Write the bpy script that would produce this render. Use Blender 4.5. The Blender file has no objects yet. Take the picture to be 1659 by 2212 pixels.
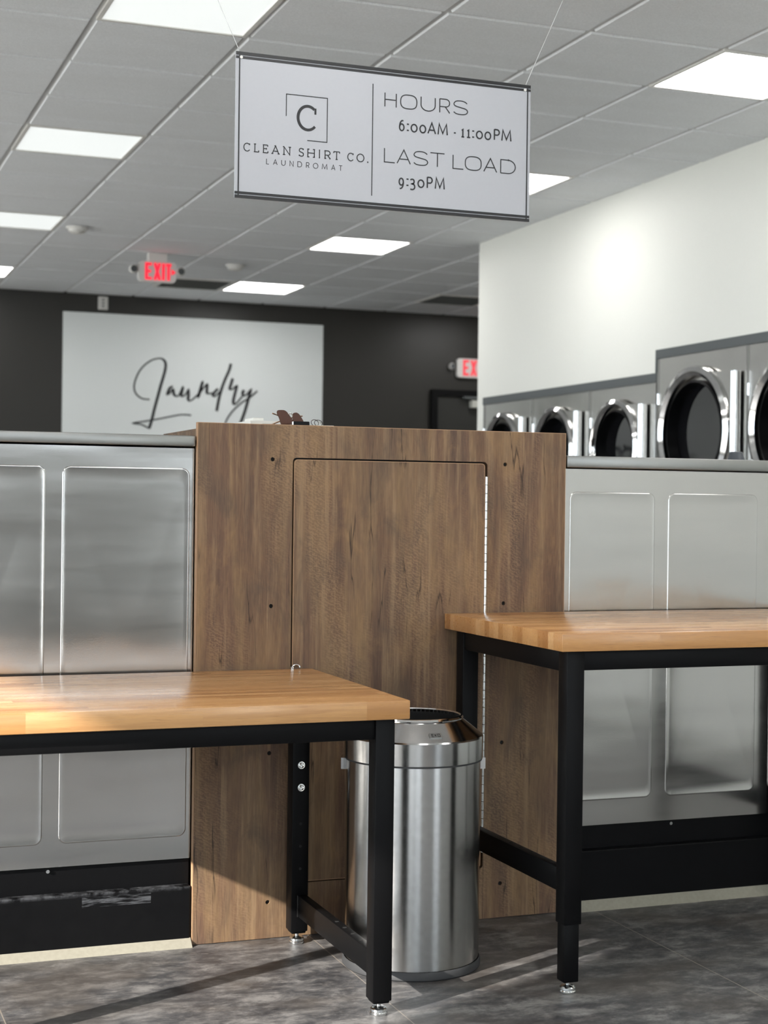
import bpy, bmesh, math, random
from mathutils import Vector, Matrix

random.seed(7)
PI = math.pi
SC = bpy.context.scene
COL = SC.collection


def lin(r, g, b):
    f = lambda c: (c / 255 / 12.92) if c / 255 <= 0.04045 else ((c / 255 + 0.055) / 1.055) ** 2.4
    return (f(r), f(g), f(b), 1.0)


# ----------------------------------------------------------------- camera
cd = bpy.data.cameras.new('camera')
cam = bpy.data.objects.new('camera', cd)
COL.objects.link(cam)
YAW, PITCH, ROLL = 0.36331, -0.004595, 0.012202
fw = Vector((math.sin(YAW) * math.cos(PITCH), math.cos(YAW) * math.cos(PITCH), math.sin(PITCH)))
r0 = Vector((math.cos(YAW), -math.sin(YAW), 0))
u0 = r0.cross(fw)
rr = math.cos(ROLL) * r0 + math.sin(ROLL) * u0
uu = -math.sin(ROLL) * r0 + math.cos(ROLL) * u0
M = Matrix((rr, uu, -fw)).transposed().to_4x4()
M.translation = Vector((0, 0, 1.235))
cam.matrix_world = M
cd.sensor_fit = 'VERTICAL'
cd.sensor_height = 36.0
cd.sensor_width = 27.0
cd.lens = 3402.85 * 36 / 2212
cd.clip_start = 0.05
cd.clip_end = 200
cd.dof.use_dof = True
cd.dof.focus_distance = 4.15
cd.dof.aperture_fstop = 4.6
SC.camera = cam

# ----------------------------------------------------------------- exposure, sky, sun
SC.view_settings.view_transform = 'Standard'
SC.view_settings.look = 'None'
SC.view_settings.exposure = 0.18
SC.view_settings.gamma = 1.0
SC.view_settings.use_curve_mapping = False
SC.cycles.max_bounces = 10
SC.cycles.diffuse_bounces = 6
SC.cycles.glossy_bounces = 5
SC.cycles.transparent_max_bounces = 8
SC.cycles.sample_clamp_indirect = 6.0
SC.cycles.use_denoising = True
SC.cycles.caustics_reflective = False
SC.cycles.caustics_refractive = False

world = bpy.data.worlds.new('sky')
SC.world = world
world.use_nodes = True
wn = world.node_tree.nodes
bg = wn['Background']
bg.inputs[0].default_value = (0.84, 0.93, 1.0, 1)
bg.inputs[1].default_value = 3.8

SUN_DIR = Vector((1.0, 0.445, -0.49)).normalized()
sd = bpy.data.lights.new('sun', 'SUN')
sd.energy = 10.5
sd.angle = math.radians(0.6)
sd.color = (1.0, 0.95, 0.88)
so = bpy.data.objects.new('sun', sd)
so.rotation_euler = SUN_DIR.to_track_quat('-Z', 'Y').to_euler()
so.location = (-8, -4, 6)
COL.objects.link(so)


# ----------------------------------------------------------------- object helpers
def tag(o, label=None, cat=None, group=None, kind=None):
    if label: o['label'] = label
    if cat: o['category'] = cat
    if group: o['group'] = group
    if kind: o['kind'] = kind
    return o


def thing(name, label, cat, loc=(0, 0, 0), group=None):
    o = bpy.data.objects.new(name, None)
    o.empty_display_size = 0.05
    o.location = loc
    COL.objects.link(o)
    return tag(o, label, cat, group)


def wloc(o):
    v = Vector(o.location)
    return v if o.type == 'EMPTY' else Vector((0, 0, 0))


def obj(name, bm, mat, parent=None, smooth=None, label=None):
    """link a bmesh (world coordinates) as ONE object; under a parent it keeps its world place"""
    me = bpy.data.meshes.new(name)
    bmesh.ops.recalc_face_normals(bm, faces=bm.faces)
    bm.to_mesh(me)
    bm.free()
    me.materials.append(mat)
    if smooth is not None:
        for p in me.polygons: p.use_smooth = True
        me.set_sharp_from_angle(angle=math.radians(smooth))
    o = bpy.data.objects.new(name, me)
    COL.objects.link(o)
    if parent is not None:
        o.parent = parent
        o.matrix_parent_inverse = Matrix.Translation(-wloc(parent))
    if label: o['label'] = label
    return o


def struct(name, bm, mat, parent=None, smooth=None):
    o = obj(name, bm, mat, parent, smooth)
    o['kind'] = 'structure'
    return o


def copy_tree(o, delta, parent=None):
    c = o.copy()
    COL.objects.link(c)
    if parent is None:
        c.location = Vector(o.location) + Vector(delta)
    else:
        c.parent = parent
    for ch in list(o.children):
        copy_tree(ch, delta, c)
    return c


# ----------------------------------------------------------------- mesh helpers
def B():
    return bmesh.new()


def box(bm, x0, x1, y0, y1, z0, z1, bev=0.0, seg=2):
    g = bmesh.ops.create_cube(bm, size=1.0)
    vs = g['verts']
    for v in vs:
        v.co = Vector(((x0 + x1) / 2 + v.co.x * (x1 - x0), (y0 + y1) / 2 + v.co.y * (y1 - y0), (z0 + z1) / 2 + v.co.z * (z1 - z0)))
    if bev > 0:
        es = list({e for v in vs for e in v.link_edges})
        bmesh.ops.bevel(bm, geom=es, offset=bev, segments=seg, affect='EDGES', profile=0.5)
    return bm


def frame_from(d):
    d = Vector(d).normalized()
    a = Vector((0, 0, 1)) if abs(d.z) < 0.9 else Vector((1, 0, 0))
    u = d.cross(a).normalized()
    return u, d.cross(u).normalized()


def cyl(bm, p0, p1, r, seg=24, r1=None):
    p0, p1 = Vector(p0), Vector(p1)
    u, v = frame_from(p1 - p0)
    r1 = r if r1 is None else r1
    A = [bm.verts.new(p0 + r * (math.cos(t) * u + math.sin(t) * v)) for t in [2 * PI * i / seg for i in range(seg)]]
    C = [bm.verts.new(p1 + r1 * (math.cos(t) * u + math.sin(t) * v)) for t in [2 * PI * i / seg for i in range(seg)]]
    for i in range(seg):
        j = (i + 1) % seg
        bm.faces.new((A[i], A[j], C[j], C[i]))
    bm.faces.new(A)
    bm.faces.new(C)
    return bm


def lathe(bm, prof, c, seg=64, axis='z', cap0=False, cap1=False):
    """revolve (r, h) about a line through c along +axis ('z' up, or 'x' towards -x: h grows to -x)"""
    rings = []
    for r, h in prof:
        ring = []
        for i in range(seg):
            t = 2 * PI * i / seg
            if axis == 'z':
                p = Vector((c[0] + r * math.cos(t), c[1] + r * math.sin(t), c[2] + h))
            else:
                p = Vector((c[0] - h, c[1] + r * math.cos(t), c[2] + r * math.sin(t)))
            ring.append(bm.verts.new(p))
        rings.append(ring)
    for a, b in zip(rings, rings[1:]):
        for i in range(seg):
            j = (i + 1) % seg
            bm.faces.new((a[i], a[j], b[j], b[i]))
    if cap0: bm.faces.new(rings[0])
    if cap1: bm.faces.new(rings[-1])
    return bm


def tube(bm, pts, r, seg=10):
    pts = [Vector(p) for p in pts]
    rings = []
    for i, p in enumerate(pts):
        d = (pts[min(i + 1, len(pts) - 1)] - pts[max(i - 1, 0)])
        u, v = frame_from(d)
        if rings:
            pu = rings[-1][1]
            u = (pu - d.normalized() * pu.dot(d.normalized())).normalized()
            v = d.normalized().cross(u)
        rings.append(([bm.verts.new(p + r * (math.cos(2 * PI * k / seg) * u + math.sin(2 * PI * k / seg) * v)) for k in range(seg)], u))
    for (a, _), (b, _) in zip(rings, rings[1:]):
        for k in range(seg):
            j = (k + 1) % seg
            bm.faces.new((a[k], a[j], b[j], b[k]))
    bm.faces.new(rings[0][0])
    bm.faces.new(rings[-1][0])
    return bm


def rrect(x0, x1, y0, y1, r, n=6):
    out = []
    for cx, cy, a in ((x1 - r, y1 - r, 0), (x0 + r, y1 - r, 90), (x0 + r, y0 + r, 180), (x1 - r, y0 + r, 270)):
        for k in range(n + 1):
            t = math.radians(a + 90 * k / n)
            out.append((cx + r * math.cos(t), cy + r * math.sin(t)))
    return out


def plate(bm, outer, holes, mp, d0, d1):
    """a flat plate with holes: 2-D loops mapped by mp(u, v, d), thickness from d0 to d1"""
    loops = [outer] + list(holes)
    layers = []
    for d in (d0, d1):
        vl, edges = [], []
        for lp in loops:
            vs = [bm.verts.new(mp(u, v, d)) for u, v in lp]
            vl.append(vs)
            edges += [bm.edges.new((vs[i], vs[(i + 1) % len(vs)])) for i in range(len(vs))]
        bmesh.ops.triangle_fill(bm, use_beauty=True, edges=edges)
        layers.append(vl)
    for a, b in zip(*layers):
        n = len(a)
        for i in range(n):
            j = (i + 1) % n
            bm.faces.new((a[i], a[j], b[j], b[i]))
    return bm


def rect(x0, x1, y0, y1):
    return [(x0, y0), (x1, y0), (x1, y1), (x0, y1)]


MXZ = lambda u, v, d: Vector((u, d, v))      # plate in the x-z plane, d along y
MYZ = lambda u, v, d: Vector((d, u, v))      # plate in the y-z plane, d along x


def ribbon(bm, pts, w, mp, d0, d1, closed=False):
    """a painted / cut letter stroke of width w lying on a surface"""
    P = [Vector((p[0], p[1])) for p in pts]
    n = len(P)
    ws = w if isinstance(w, (list, tuple)) else [w] * n
    L, R = [], []
    for i in range(n):
        a = P[i - 1] if (closed or i > 0) else None
        b = P[(i + 1) % n] if (closed or i < n - 1) else None
        d1_ = (P[i] - a).normalized() if a is not None else None
        d2_ = (b - P[i]).normalized() if b is not None else None
        if d1_ is None: d1_ = d2_
        if d2_ is None: d2_ = d1_
        t = d1_ + d2_
        t = t.normalized() if t.length > 1e-6 else d1_
        nn = Vector((-t.y, t.x))
        k = 1.0 / max(0.45, abs(nn.dot(Vector((-d1_.y, d1_.x)))))
        L.append(P[i] + nn * ws[i] / 2 * k)
        R.append(P[i] - nn * ws[i] / 2 * k)
    vs = [[bm.verts.new(mp(q.x, q.y, d)) for q in S] for S in (L, R) for d in (d0, d1)]
    rng = range(n) if closed else range(n - 1)
    for i in rng:
        j = (i + 1) % n
        bm.faces.new((vs[1][i], vs[1][j], vs[3][j], vs[3][i]))
        bm.faces.new((vs[0][i], vs[0][j], vs[2][j], vs[2][i]))
        bm.faces.new((vs[0][i], vs[0][j], vs[1][j], vs[1][i]))
        bm.faces.new((vs[2][i], vs[2][j], vs[3][j], vs[3][i]))
    if not closed:
        for i in (0, n - 1):
            bm.faces.new((vs[0][i], vs[1][i], vs[3][i], vs[2][i]))
    return bm


def spline(pts, k=5):
    out = []
    n = len(pts)
    for i in range(n - 1):
        p0, p1, p2, p3 = [Vector(pts[max(0, min(n - 1, j))]) for j in (i - 1, i, i + 1, i + 2)]
        for s in range(k):
            t = s / k
            q = 0.5 * (2 * p1 + (p2 - p0) * t + (2 * p0 - 5 * p1 + 4 * p2 - p3) * t * t + (3 * p1 - p0 - 3 * p2 + p3) * t ** 3)
            out.append(tuple(q))
    out.append(tuple(pts[-1]))
    return out


# ----------------------------------------------------------------- materials
class NT:
    def __init__(s, name):
        s.m = bpy.data.materials.new(name)
        s.m.use_nodes = True
        s.t = s.m.node_tree
        s.p = s.t.nodes['Principled BSDF']

    def n(s, typ, **kw):
        nd = s.t.nodes.new(typ)
        for k, v in kw.items():
            if k.startswith('i_'):
                key = k[2:]
                key = int(key) if key.isdigit() else key.replace('_', ' ')
                s.set(nd.inputs[key], v)
            else:
                setattr(nd, k, v)
        return nd

    def set(s, inp, v):
        if isinstance(v, bpy.types.NodeSocket):
            s.t.links.new(v, inp)
        else:
            inp.default_value = v

    def P(s, **kw):
        for k, v in kw.items():
            s.set(s.p.inputs[k.replace('_', ' ')], v)

    def coord(s, sc=(1, 1, 1), loc=(0, 0, 0)):
        tc = s.n('ShaderNodeTexCoord')
        mp = s.n('ShaderNodeMapping')
        s.t.links.new(tc.outputs['Object'], mp.inputs[0])
        mp.inputs['Scale'].default_value = sc
        mp.inputs['Location'].default_value = loc
        return mp.outputs[0]

    def noise(s, vec, scale=1.0, detail=4.0, rough=0.55, dist=0.0):
        nd = s.n('ShaderNodeTexNoise', i_Scale=scale, i_Detail=detail, i_Roughness=rough, i_Distortion=dist)
        s.t.links.new(vec, nd.inputs['Vector'])
        return nd.outputs[0]

    def ramp(s, fac, stops, interp='LINEAR'):
        nd = s.n('ShaderNodeValToRGB')
        cr = nd.color_ramp
        cr.interpolation = interp
        while len(cr.elements) < len(stops): cr.elements.new(0.5)
        for e, (p, c) in zip(cr.elements, stops):
            e.position = p
            e.color = c if len(c) == 4 else (*c, 1)
        s.t.links.new(fac, nd.inputs[0])
        return nd.outputs[0]

    def mix(s, fac, a, b, mode='MIX'):
        nd = s.n('ShaderNodeMix', data_type='RGBA', blend_type=mode)
        s.set(nd.inputs[0], fac)
        s.set(nd.inputs[6], a)
        s.set(nd.inputs[7], b)
        return nd.outputs[2]

    def math(s, op, a, b=0.0, c=None):
        nd = s.n('ShaderNodeMath', operation=op)
        s.set(nd.inputs[0], a)
        s.set(nd.inputs[1], b)
        if c is not None: s.set(nd.inputs[2], c)
        return nd.outputs[0]

    def rng(s, v, a, b, c=0.0, d=1.0):
        nd = s.n('ShaderNodeMapRange')
        s.set(nd.inputs[0], v)
        for i, x in enumerate((a, b, c, d)): s.set(nd.inputs[i + 1], x)
        return nd.outputs[0]

    def bump(s, h, strength=0.2, dist=0.002):
        nd = s.n('ShaderNodeBump', i_Strength=strength, i_Distance=dist)
        s.t.links.new(h, nd.inputs['Height'])
        s.t.links.new(nd.outputs[0], s.p.inputs['Normal'])

    def xyz(s, vec):
        nd = s.n('ShaderNodeSeparateXYZ')
        s.t.links.new(vec, nd.inputs[0])
        return nd.outputs


W1 = (1, 1, 1, 1)
K0 = (0, 0, 0, 1)
CLEAR = (0, 0, 0, 0)


def plain(name, col, rough=0.5, metal=0.0, spec=0.5, speck=0.0, coat=0.0):
    m = NT(name)
    n = m.noise(m.coord(), 90.0, 3.0)
    k = 0.12 if speck == 0 else speck
    c = m.mix(n, tuple(x * (1 - k) for x in col[:3]) + (1,), tuple(min(1, x * (1 + k)) for x in col[:3]) + (1,))
    m.P(Base_Color=c, Roughness=rough, Metallic=metal, Specular_IOR_Level=spec, Coat_Weight=coat)
    return m.m


def mat_wood():
    m = NT('weathered_oak_laminate')
    broad = m.noise(m.coord((3.2, 3.2, 0.35)), 2.2, 3.0, 0.5, 0.4)
    streak = m.noise(m.coord((26, 26, 0.9)), 2.0, 6.0, 0.62, 0.25)
    fine = m.noise(m.coord((150, 150, 9)), 2.0, 4.0, 0.6)
    blot = m.noise(m.coord((3.4, 3.4, 1.6), (3, 1, 7)), 2.6, 5.0, 0.65, 0.8)
    c = m.ramp(broad, [(0.34, lin(88, 68, 58)), (0.43, lin(116, 90, 70)), (0.50, lin(140, 114, 84)), (0.57, lin(114, 88, 72)), (0.66, lin(82, 66, 60))])
    c = m.mix(m.rng(streak, 0.35, 0.68, 0.0, 0.75), c, m.ramp(streak, [(0.37, lin(82, 62, 54)), (0.50, lin(122, 97, 76)), (0.63, lin(158, 132, 102))]))
    c = m.mix(m.rng(blot, 0.5, 0.66, 0.0, 0.6), c, lin(88, 76, 66))
    c = m.mix(m.rng(blot, 0.46, 0.32, 0.0, 0.45), c, lin(158, 126, 88))
    c = m.mix(m.rng(fine, 0.40, 0.62, 0.0, 0.55), m.mix(0.30, c, lin(70, 50, 40)), m.mix(0.20, c, lin(166, 134, 98)))
    # ray-fleck hatching, in patches
    wv = m.n('ShaderNodeTexWave', wave_type='BANDS', bands_direction='DIAGONAL', i_Scale=34.0, i_Distortion=9.0, i_Detail=3.0, i_Detail_Scale=2.0)
    m.t.links.new(m.coord((1, 1, 1.9)), wv.inputs['Vector'])
    patch = m.rng(m.noise(m.coord((5, 5, 1.4), (9, 2, 4)), 1.6, 2.0), 0.50, 0.66, 0.0, 0.40)
    c = m.mix(m.math('MULTIPLY', patch, m.rng(wv.outputs[1], 0.35, 0.9)), c, lin(160, 130, 98))
    # long dark checks in the grain
    cr = m.noise(m.coord((11, 11, 0.75), (2.2, 0, 0.4)), 1.5, 5.0, 0.45, 0.15)
    line = m.math('SUBTRACT', 1.0, m.rng(m.math('ABSOLUTE', m.math('SUBTRACT', cr, 0.5)), 0.0, 0.009))
    gate = m.rng(m.noise(m.coord((4, 4, 2.2), (5, 5, 5)), 1.7, 1.0), 0.49, 0.55)
    crack = m.math('MULTIPLY', line, gate)
    c = m.mix(m.math('MULTIPLY', crack, 0.85), c, lin(34, 24, 20))
    m.P(Base_Color=c, Roughness=m.rng(fine, 0.3, 0.7, 0.50, 0.66), Specular_IOR_Level=0.35)
    m.bump(m.math('SUBTRACT', m.math('ADD', m.math('MULTIPLY', fine, 0.5), streak), crack), 0.18, 0.0012)
    return m.m


def mat_butcher():
    m = NT('oiled_butcher_block')
    v = m.xyz(m.coord())
    x, y, z = v[0], v[1], v[2]
    row = m.math('FLOOR', m.math('DIVIDE', y, 0.030))
    wn1 = m.n('ShaderNodeTexWhiteNoise', noise_dimensions='1D')
    m.t.links.new(row, wn1.inputs['W'])
    col = m.math('FLOOR', m.math('ADD', m.math('DIVIDE', x, 0.40), m.math('MULTIPLY', wn1.outputs[0], 7.0)))
    cmb = m.n('ShaderNodeCombineXYZ')
    m.t.links.new(row, cmb.inputs[0])
    m.t.links.new(col, cmb.inputs[1])
    wn2 = m.n('ShaderNodeTexWhiteNoise', noise_dimensions='2D')
    m.t.links.new(cmb.outputs[0], wn2.inputs['Vector'])
    tone = wn2.outputs[0]
    c = m.ramp(tone, [(0.0, lin(164, 112, 64)), (0.3, lin(190, 139, 86)), (0.7, lin(203, 153, 99)), (1.0, lin(220, 174, 122))])
    off = m.n('ShaderNodeVectorMath', operation='ADD')
    mp = m.coord((2.2, 46, 46))
    m.t.links.new(mp, off.inputs[0])
    m.t.links.new(wn2.outputs[1], off.inputs[1])
    grain = m.noise(off.outputs[0], 2.0, 6.0, 0.6, 0.5)
    c = m.mix(m.rng(grain, 0.38, 0.68, 0.0, 0.5), c, lin(164, 114, 68))
    pore = m.noise(m.coord((9, 260, 260)), 2.0, 2.0, 0.5)
    c = m.mix(m.rng(pore, 0.60, 0.72, 0.0, 0.4), c, lin(136, 90, 52))
    m.P(Base_Color=c, Roughness=m.rng(grain, 0.3, 0.7, 0.24, 0.36), Specular_IOR_Level=0.5, Coat_Weight=0.25, Coat_Roughness=0.18)
    m.bump(grain, 0.06, 0.001)
    return m.m


def mat_floor():
    m = NT('slate_vinyl_tile')
    v = m.xyz(m.coord())
    a = m.noise(m.coord((2.8, 4.4, 1)), 2.8, 9.0, 0.74, 0.25)
    b = m.noise(m.coord((8, 15, 1), (3, 3, 0)), 2.4, 7.0, 0.74, 0.2)
    d = m.noise(m.coord((1.6, 2.4, 1), (7, 1, 0)), 1.8, 3.0, 0.5)
    c = m.ramp(a, [(0.36, lin(48, 48, 51)), (0.46, lin(72, 72, 74)), (0.53, lin(98, 97, 97)), (0.63, lin(142, 140, 138))])
    c = m.mix(m.rng(b, 0.35, 0.68, 0.0, 0.55), c, m.ramp(b, [(0.34, lin(50, 50, 52)), (0.5, lin(86, 85, 85)), (0.66, lin(146, 142, 138))]))
    c = m.mix(m.rng(d, 0.48, 0.64, 0.0, 0.45), c, lin(92, 84, 76))
    # hairline joints between planks
    fx = m.math('ABSOLUTE', m.math('SUBTRACT', m.math('FRACT', m.math('DIVIDE', m.math('SUBTRACT', v[0], 0.955), 0.914)), 0.5))
    fy = m.math('ABSOLUTE', m.math('SUBTRACT', m.math('FRACT', m.math('DIVIDE', m.math('SUBTRACT', v[1], 3.42), 0.457)), 0.5))
    jx = m.math('LESS_THAN', fx, 0.0016)
    jy = m.math('LESS_THAN', fy, 0.0018)
    c = m.mix(m.math('MULTIPLY', jx, 0.75), c, lin(158, 148, 136))
    c = m.mix(m.math('MULTIPLY', jy, 0.5), c, lin(44, 41, 40))
    m.P(Base_Color=c, Roughness=m.rng(b, 0.3, 0.7, 0.34, 0.5), Specular_IOR_Level=0.45)
    m.bump(b, 0.12, 0.001)
    return m.m


def mat_ceiling_tile():
    m = NT('mineral_fibre_tile')
    n = m.noise(m.coord((1, 1, 1)), 160, 3.0, 0.6)
    w = m.noise(m.coord((0.8, 3.5, 1)), 1.4, 3.0, 0.5, 0.6)
    c = m.mix(m.rng(n, 0.35, 0.65), lin(224, 226, 229), lin(236, 238, 241))
    c = m.mix(m.rng(w, 0.4, 0.7, 0.0, 0.22), c, lin(214, 214, 214))
    m.P(Base_Color=c, Roughness=0.9, Specular_IOR_Level=0.2)
    m.bump(n, 0.25, 0.002)
    return m.m


def mat_steel(name, col=(0.60, 0.60, 0.585), rough=0.24, sx=(2, 2, 240), amt=0.08, aniso=0.0, bump=0.04, wavy=0.0):
    m = NT(name)
    n = m.noise(m.coord(sx), 2.0, 3.0, 0.6)
    k = m.noise(m.coord((1, 1, 1)), 420, 1.0)
    c = m.mix(n, tuple(x * 0.93 for x in col) + (1,), tuple(min(1, x * 1.07) for x in col) + (1,))
    m.P(Base_Color=c, Metallic=1.0, Roughness=m.rng(n, 0.3, 0.7, rough - amt / 2, rough + amt / 2))
    if aniso:
        m.P(Anisotropic=aniso, Anisotropic_Rotation=0.25)
        tg = m.n('ShaderNodeTangent', direction_type='RADIAL', axis='Z')
        m.t.links.new(tg.outputs[0], m.p.inputs['Tangent'])
    m.bump(k, bump, 0.0006)
    if wavy:
        w = m.n('ShaderNodeBump', i_Strength=wavy, i_Distance=0.004)
        m.t.links.new(m.noise(m.coord((1.3, 1.0, 4.2)), 1.6, 1.0, 0.4), w.inputs['Height'])
        m.t.links.new(w.outputs[0], m.p.inputs['Normal'].links[0].from_node.inputs['Normal'])
    return m.m


def mat_black_scuffed():
    m = NT('scuffed_black_paint')
    v = m.xyz(m.coord())
    n = m.noise(m.coord((5, 5, 60)), 3.0, 5.0, 0.7)
    n2 = m.noise(m.coord((26, 26, 26)), 1.0, 4.0, 0.7)
    inx = m.math('MULTIPLY', m.math('GREATER_THAN', v[0], 0.765), m.math('LESS_THAN', v[0], 0.955))
    inz = m.math('MULTIPLY', m.math('GREATER_THAN', v[2], 0.128), m.math('LESS_THAN', v[2], 0.156))
    scuff = m.math('MULTIPLY', m.math('MULTIPLY', inx, inz), m.rng(n, 0.46, 0.60))
    top = m.math('MULTIPLY', m.rng(v[2], 0.155, 0.166), m.rng(n2, 0.42, 0.62))
    mark = m.math('MAXIMUM', scuff, m.math('MULTIPLY', top, 0.8))
    c = m.mix(m.math('MULTIPLY', mark, 0.75), (0.004, 0.004, 0.0045, 1), lin(96, 98, 102))
    m.P(Base_Color=c, Roughness=m.rng(n2, 0.3, 0.7, 0.35, 0.55), Specular_IOR_Level=0.14)
    return m.m


def emit(name, col, s, face=0.8):
    m = NT(name)
    n = m.noise(m.coord(), 3.0, 1.0)
    e = m.mix(n, tuple(x * 0.97 for x in col[:3]) + (1,), col)
    m.P(Base_Color=(face, face, face, 1), Emission_Color=e, Emission_Strength=s, Roughness=0.6)
    return m.m


def mat_glass_pane():
    m = NT('clear_window_glass')
    tr = m.n('ShaderNodeBsdfTransparent')
    gl = m.n('ShaderNodeBsdfGlossy', i_Roughness=0.02)
    fr = m.n('ShaderNodeFresnel', i_IOR=1.35)
    mx = m.n('ShaderNodeMixShader')
    m.t.links.new(fr.outputs[0], mx.inputs[0])
    m.t.links.new(tr.outputs[0], mx.inputs[1])
    m.t.links.new(gl.outputs[0], mx.inputs[2])
    m.t.links.new(mx.outputs[0], m.t.nodes['Material Output'].inputs[0])
    return m.m


WOOD = mat_wood()
BUTCH = mat_butcher()
FLOOR = mat_floor()
TILE = mat_ceiling_tile()
GRID = plain('grey_grid_metal', lin(206, 206, 206), 0.5)
WHITE_WALL = plain('satin_white_paint', lin(224, 224, 218), 0.5, spec=0.25, speck=0.02)
DARK_WALL = plain('charcoal_satin_paint', lin(38, 36, 32), 0.42, spec=0.5, speck=0.03)
SIDE_WALL = plain('pale_grey_paint', lin(225, 224, 220), 0.6, speck=0.03)
TRIM_GREY = plain('slate_grey_trim_paint', lin(78, 82, 83), 0.5, speck=0.03)
STEEL = mat_steel('brushed_steel_sheet', (0.56, 0.552, 0.535), 0.16, (1.2, 1.2, 9), 0.05, bump=0.04, wavy=0.6)
STEEL_LIP = mat_steel('brushed_steel_lip', (0.29, 0.29, 0.28), 0.34, (3, 3, 3), 0.03)
CAN_LID = mat_steel('satin_lid_steel', (0.50, 0.497, 0.49), 0.16, (30, 30, 30), 0.03, bump=0.0)
CAN_STEEL = mat_steel('polished_can_steel', (0.46, 0.457, 0.45), 0.24, (30, 30, 30), 0.03, aniso=0.92, bump=0.0)
CHROME = mat_steel('chrome_trim', (0.78, 0.78, 0.78), 0.09, (20, 20, 20), 0.04, bump=0.0)
DRYER_STEEL = mat_steel('dryer_front_steel', (0.60, 0.59, 0.565), 0.22, (40, 2, 2), 0.06)
ZINC = mat_steel('bright_zinc', (0.78, 0.80, 0.80), 0.18, (30, 30, 30), 0.1, bump=0.0)
BLACK = plain('black_powder_coat', (0.004, 0.004, 0.0044, 1), 0.42, spec=0.12)
BLACK_FRAME = plain('black_frame_paint', (0.004, 0.004, 0.0045, 1), 0.38, spec=0.14)
SCUFF = mat_black_scuffed()
RUBBER = plain('dark_rubber', (0.035, 0.036, 0.038, 1), 0.6)
VOID = plain('black_liner', (0.006, 0.006, 0.006, 1), 0.8)
CURB = plain('cream_grout', lin(150, 146, 132), 0.85, speck=0.15)
SIGN_WHITE = plain('matt_white_sign_board', lin(174, 176, 182), 0.6, speck=0.02)
BOARD_WHITE = plain('white_mural_panel', lin(226, 230, 229), 0.5, speck=0.02)
INK = plain('black_vinyl_lettering', (0.014, 0.014, 0.016, 1), 0.5)
INK_GREY = plain('soft_black_lettering', (0.045, 0.045, 0.05, 1), 0.5)
EDGE = plain('tan_edge_band', lin(176, 140, 108), 0.5)
PLASTIC_W = plain('white_plastic', lin(222, 220, 216), 0.45, speck=0.03)
DOOR_DARK = plain('dark_door_paint', lin(40, 40, 37), 0.42, speck=0.03)
DGLASS = plain('smoked_door_glass', (0.006, 0.006, 0.007, 1), 0.03, spec=0.9)
LAMP_HI = emit('lit_diffuser', (1, 0.99, 0.97, 1), 12.5)
LAMP_LO = emit('dimmed_diffuser', (0.92, 0.97, 0.96, 1), 0.62)
EXIT_RED = emit('lit_red_letters', (1.0, 0.008, 0.04, 1), 1.2, 0.02)
EXIT_PALE = emit('pale_lit_red_letters', (1.0, 0.04, 0.07, 1), 0.9, 0.05)  # paler glowing red for the sign above the far door
PANE = mat_glass_pane()
PAVE = plain('grey_pavement', lin(232, 229, 222), 0.85)

# ================================================================= SETTING
X0, X1, XE = -2.2, 4.572, 9.0
Y0, YB = -2.6, 14.142
CZ = 3.091

struct('pavement', box(B(), -30, 30, -30, 30, -0.4, -0.15), PAVE)
struct('floor', box(B(), X0 - 0.1, XE + 0.1, Y0 - 0.1, YB + 0.1, -0.12, 0.0), FLOOR)

# lay-in ceiling: recessed grid with tegular tiles that drop below it
ceil_root = struct('ceiling', box(B(), X0 - 0.1, XE + 0.1, Y0 - 0.1, YB + 0.1, CZ + 0.009, CZ + 0.12), GRID)
T = 0.6085
GX, GY = 1.0955, 6.092
LIGHTS_HI = [(4, 0 + 4 * k - 1) for k in range(0, 4)]
lights = []                      # (column index, row index, bright?)
for k in range(4):
    lights.append((4, -1 + 4 * k, True))
    lights.append((0, -1 + 4 * k, k == 3))
unseen = [(i, j) for i in (-4, 0, 4) for j in (-13, -9, -5)] + [(-4, -1), (-4, 3), (-4, 7), (-4, 11), (8, 7), (8, 11), (12, 7), (12, 11)]
unseen = [(i, j) for i, j in unseen if i * T + GX > X0 and j * T + GY > Y0 and not (i > 6 and j < 7)]
vents = [(3, 11), (7, 11)]
skip = {(i, j) for i, j, _ in lights} | set(vents) | set(unseen)
bm = B()
g = 0.0125
for i in range(-6, 14):
    for j in range(-15, 14):
        if (i, j) in skip: continue
        a0, a1 = GX + i * T + g, GX + (i + 1) * T - g
        b0, b1 = GY + j * T + g, GY + (j + 1) * T - g
        a0, a1 = max(a0, X0), min(a1, XE)
        b0, b1 = max(b0, Y0), min(b1, YB)
        if a1 - a0 < 0.03 or b1 - b0 < 0.03: continue
        q = 0.0035
        lo = [bm.verts.new(p) for p in ((a0 + q, b0 + q, CZ), (a1 - q, b0 + q, CZ), (a1 - q, b1 - q, CZ), (a0 + q, b1 - q, CZ))]
        hi_ = [bm.verts.new(p) for p in ((a0, b0, CZ + 0.0088), (a1, b0, CZ + 0.0088), (a1, b1, CZ + 0.0088), (a0, b1, CZ + 0.0088))]
        bm.faces.new(lo)
        bm.faces.new(hi_)
        for k in range(4):
            bm.faces.new((lo[k], lo[(k + 1) % 4], hi_[(k + 1) % 4], hi_[k]))
struct('ceiling_tiles', bm, TILE, ceil_root)

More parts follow.
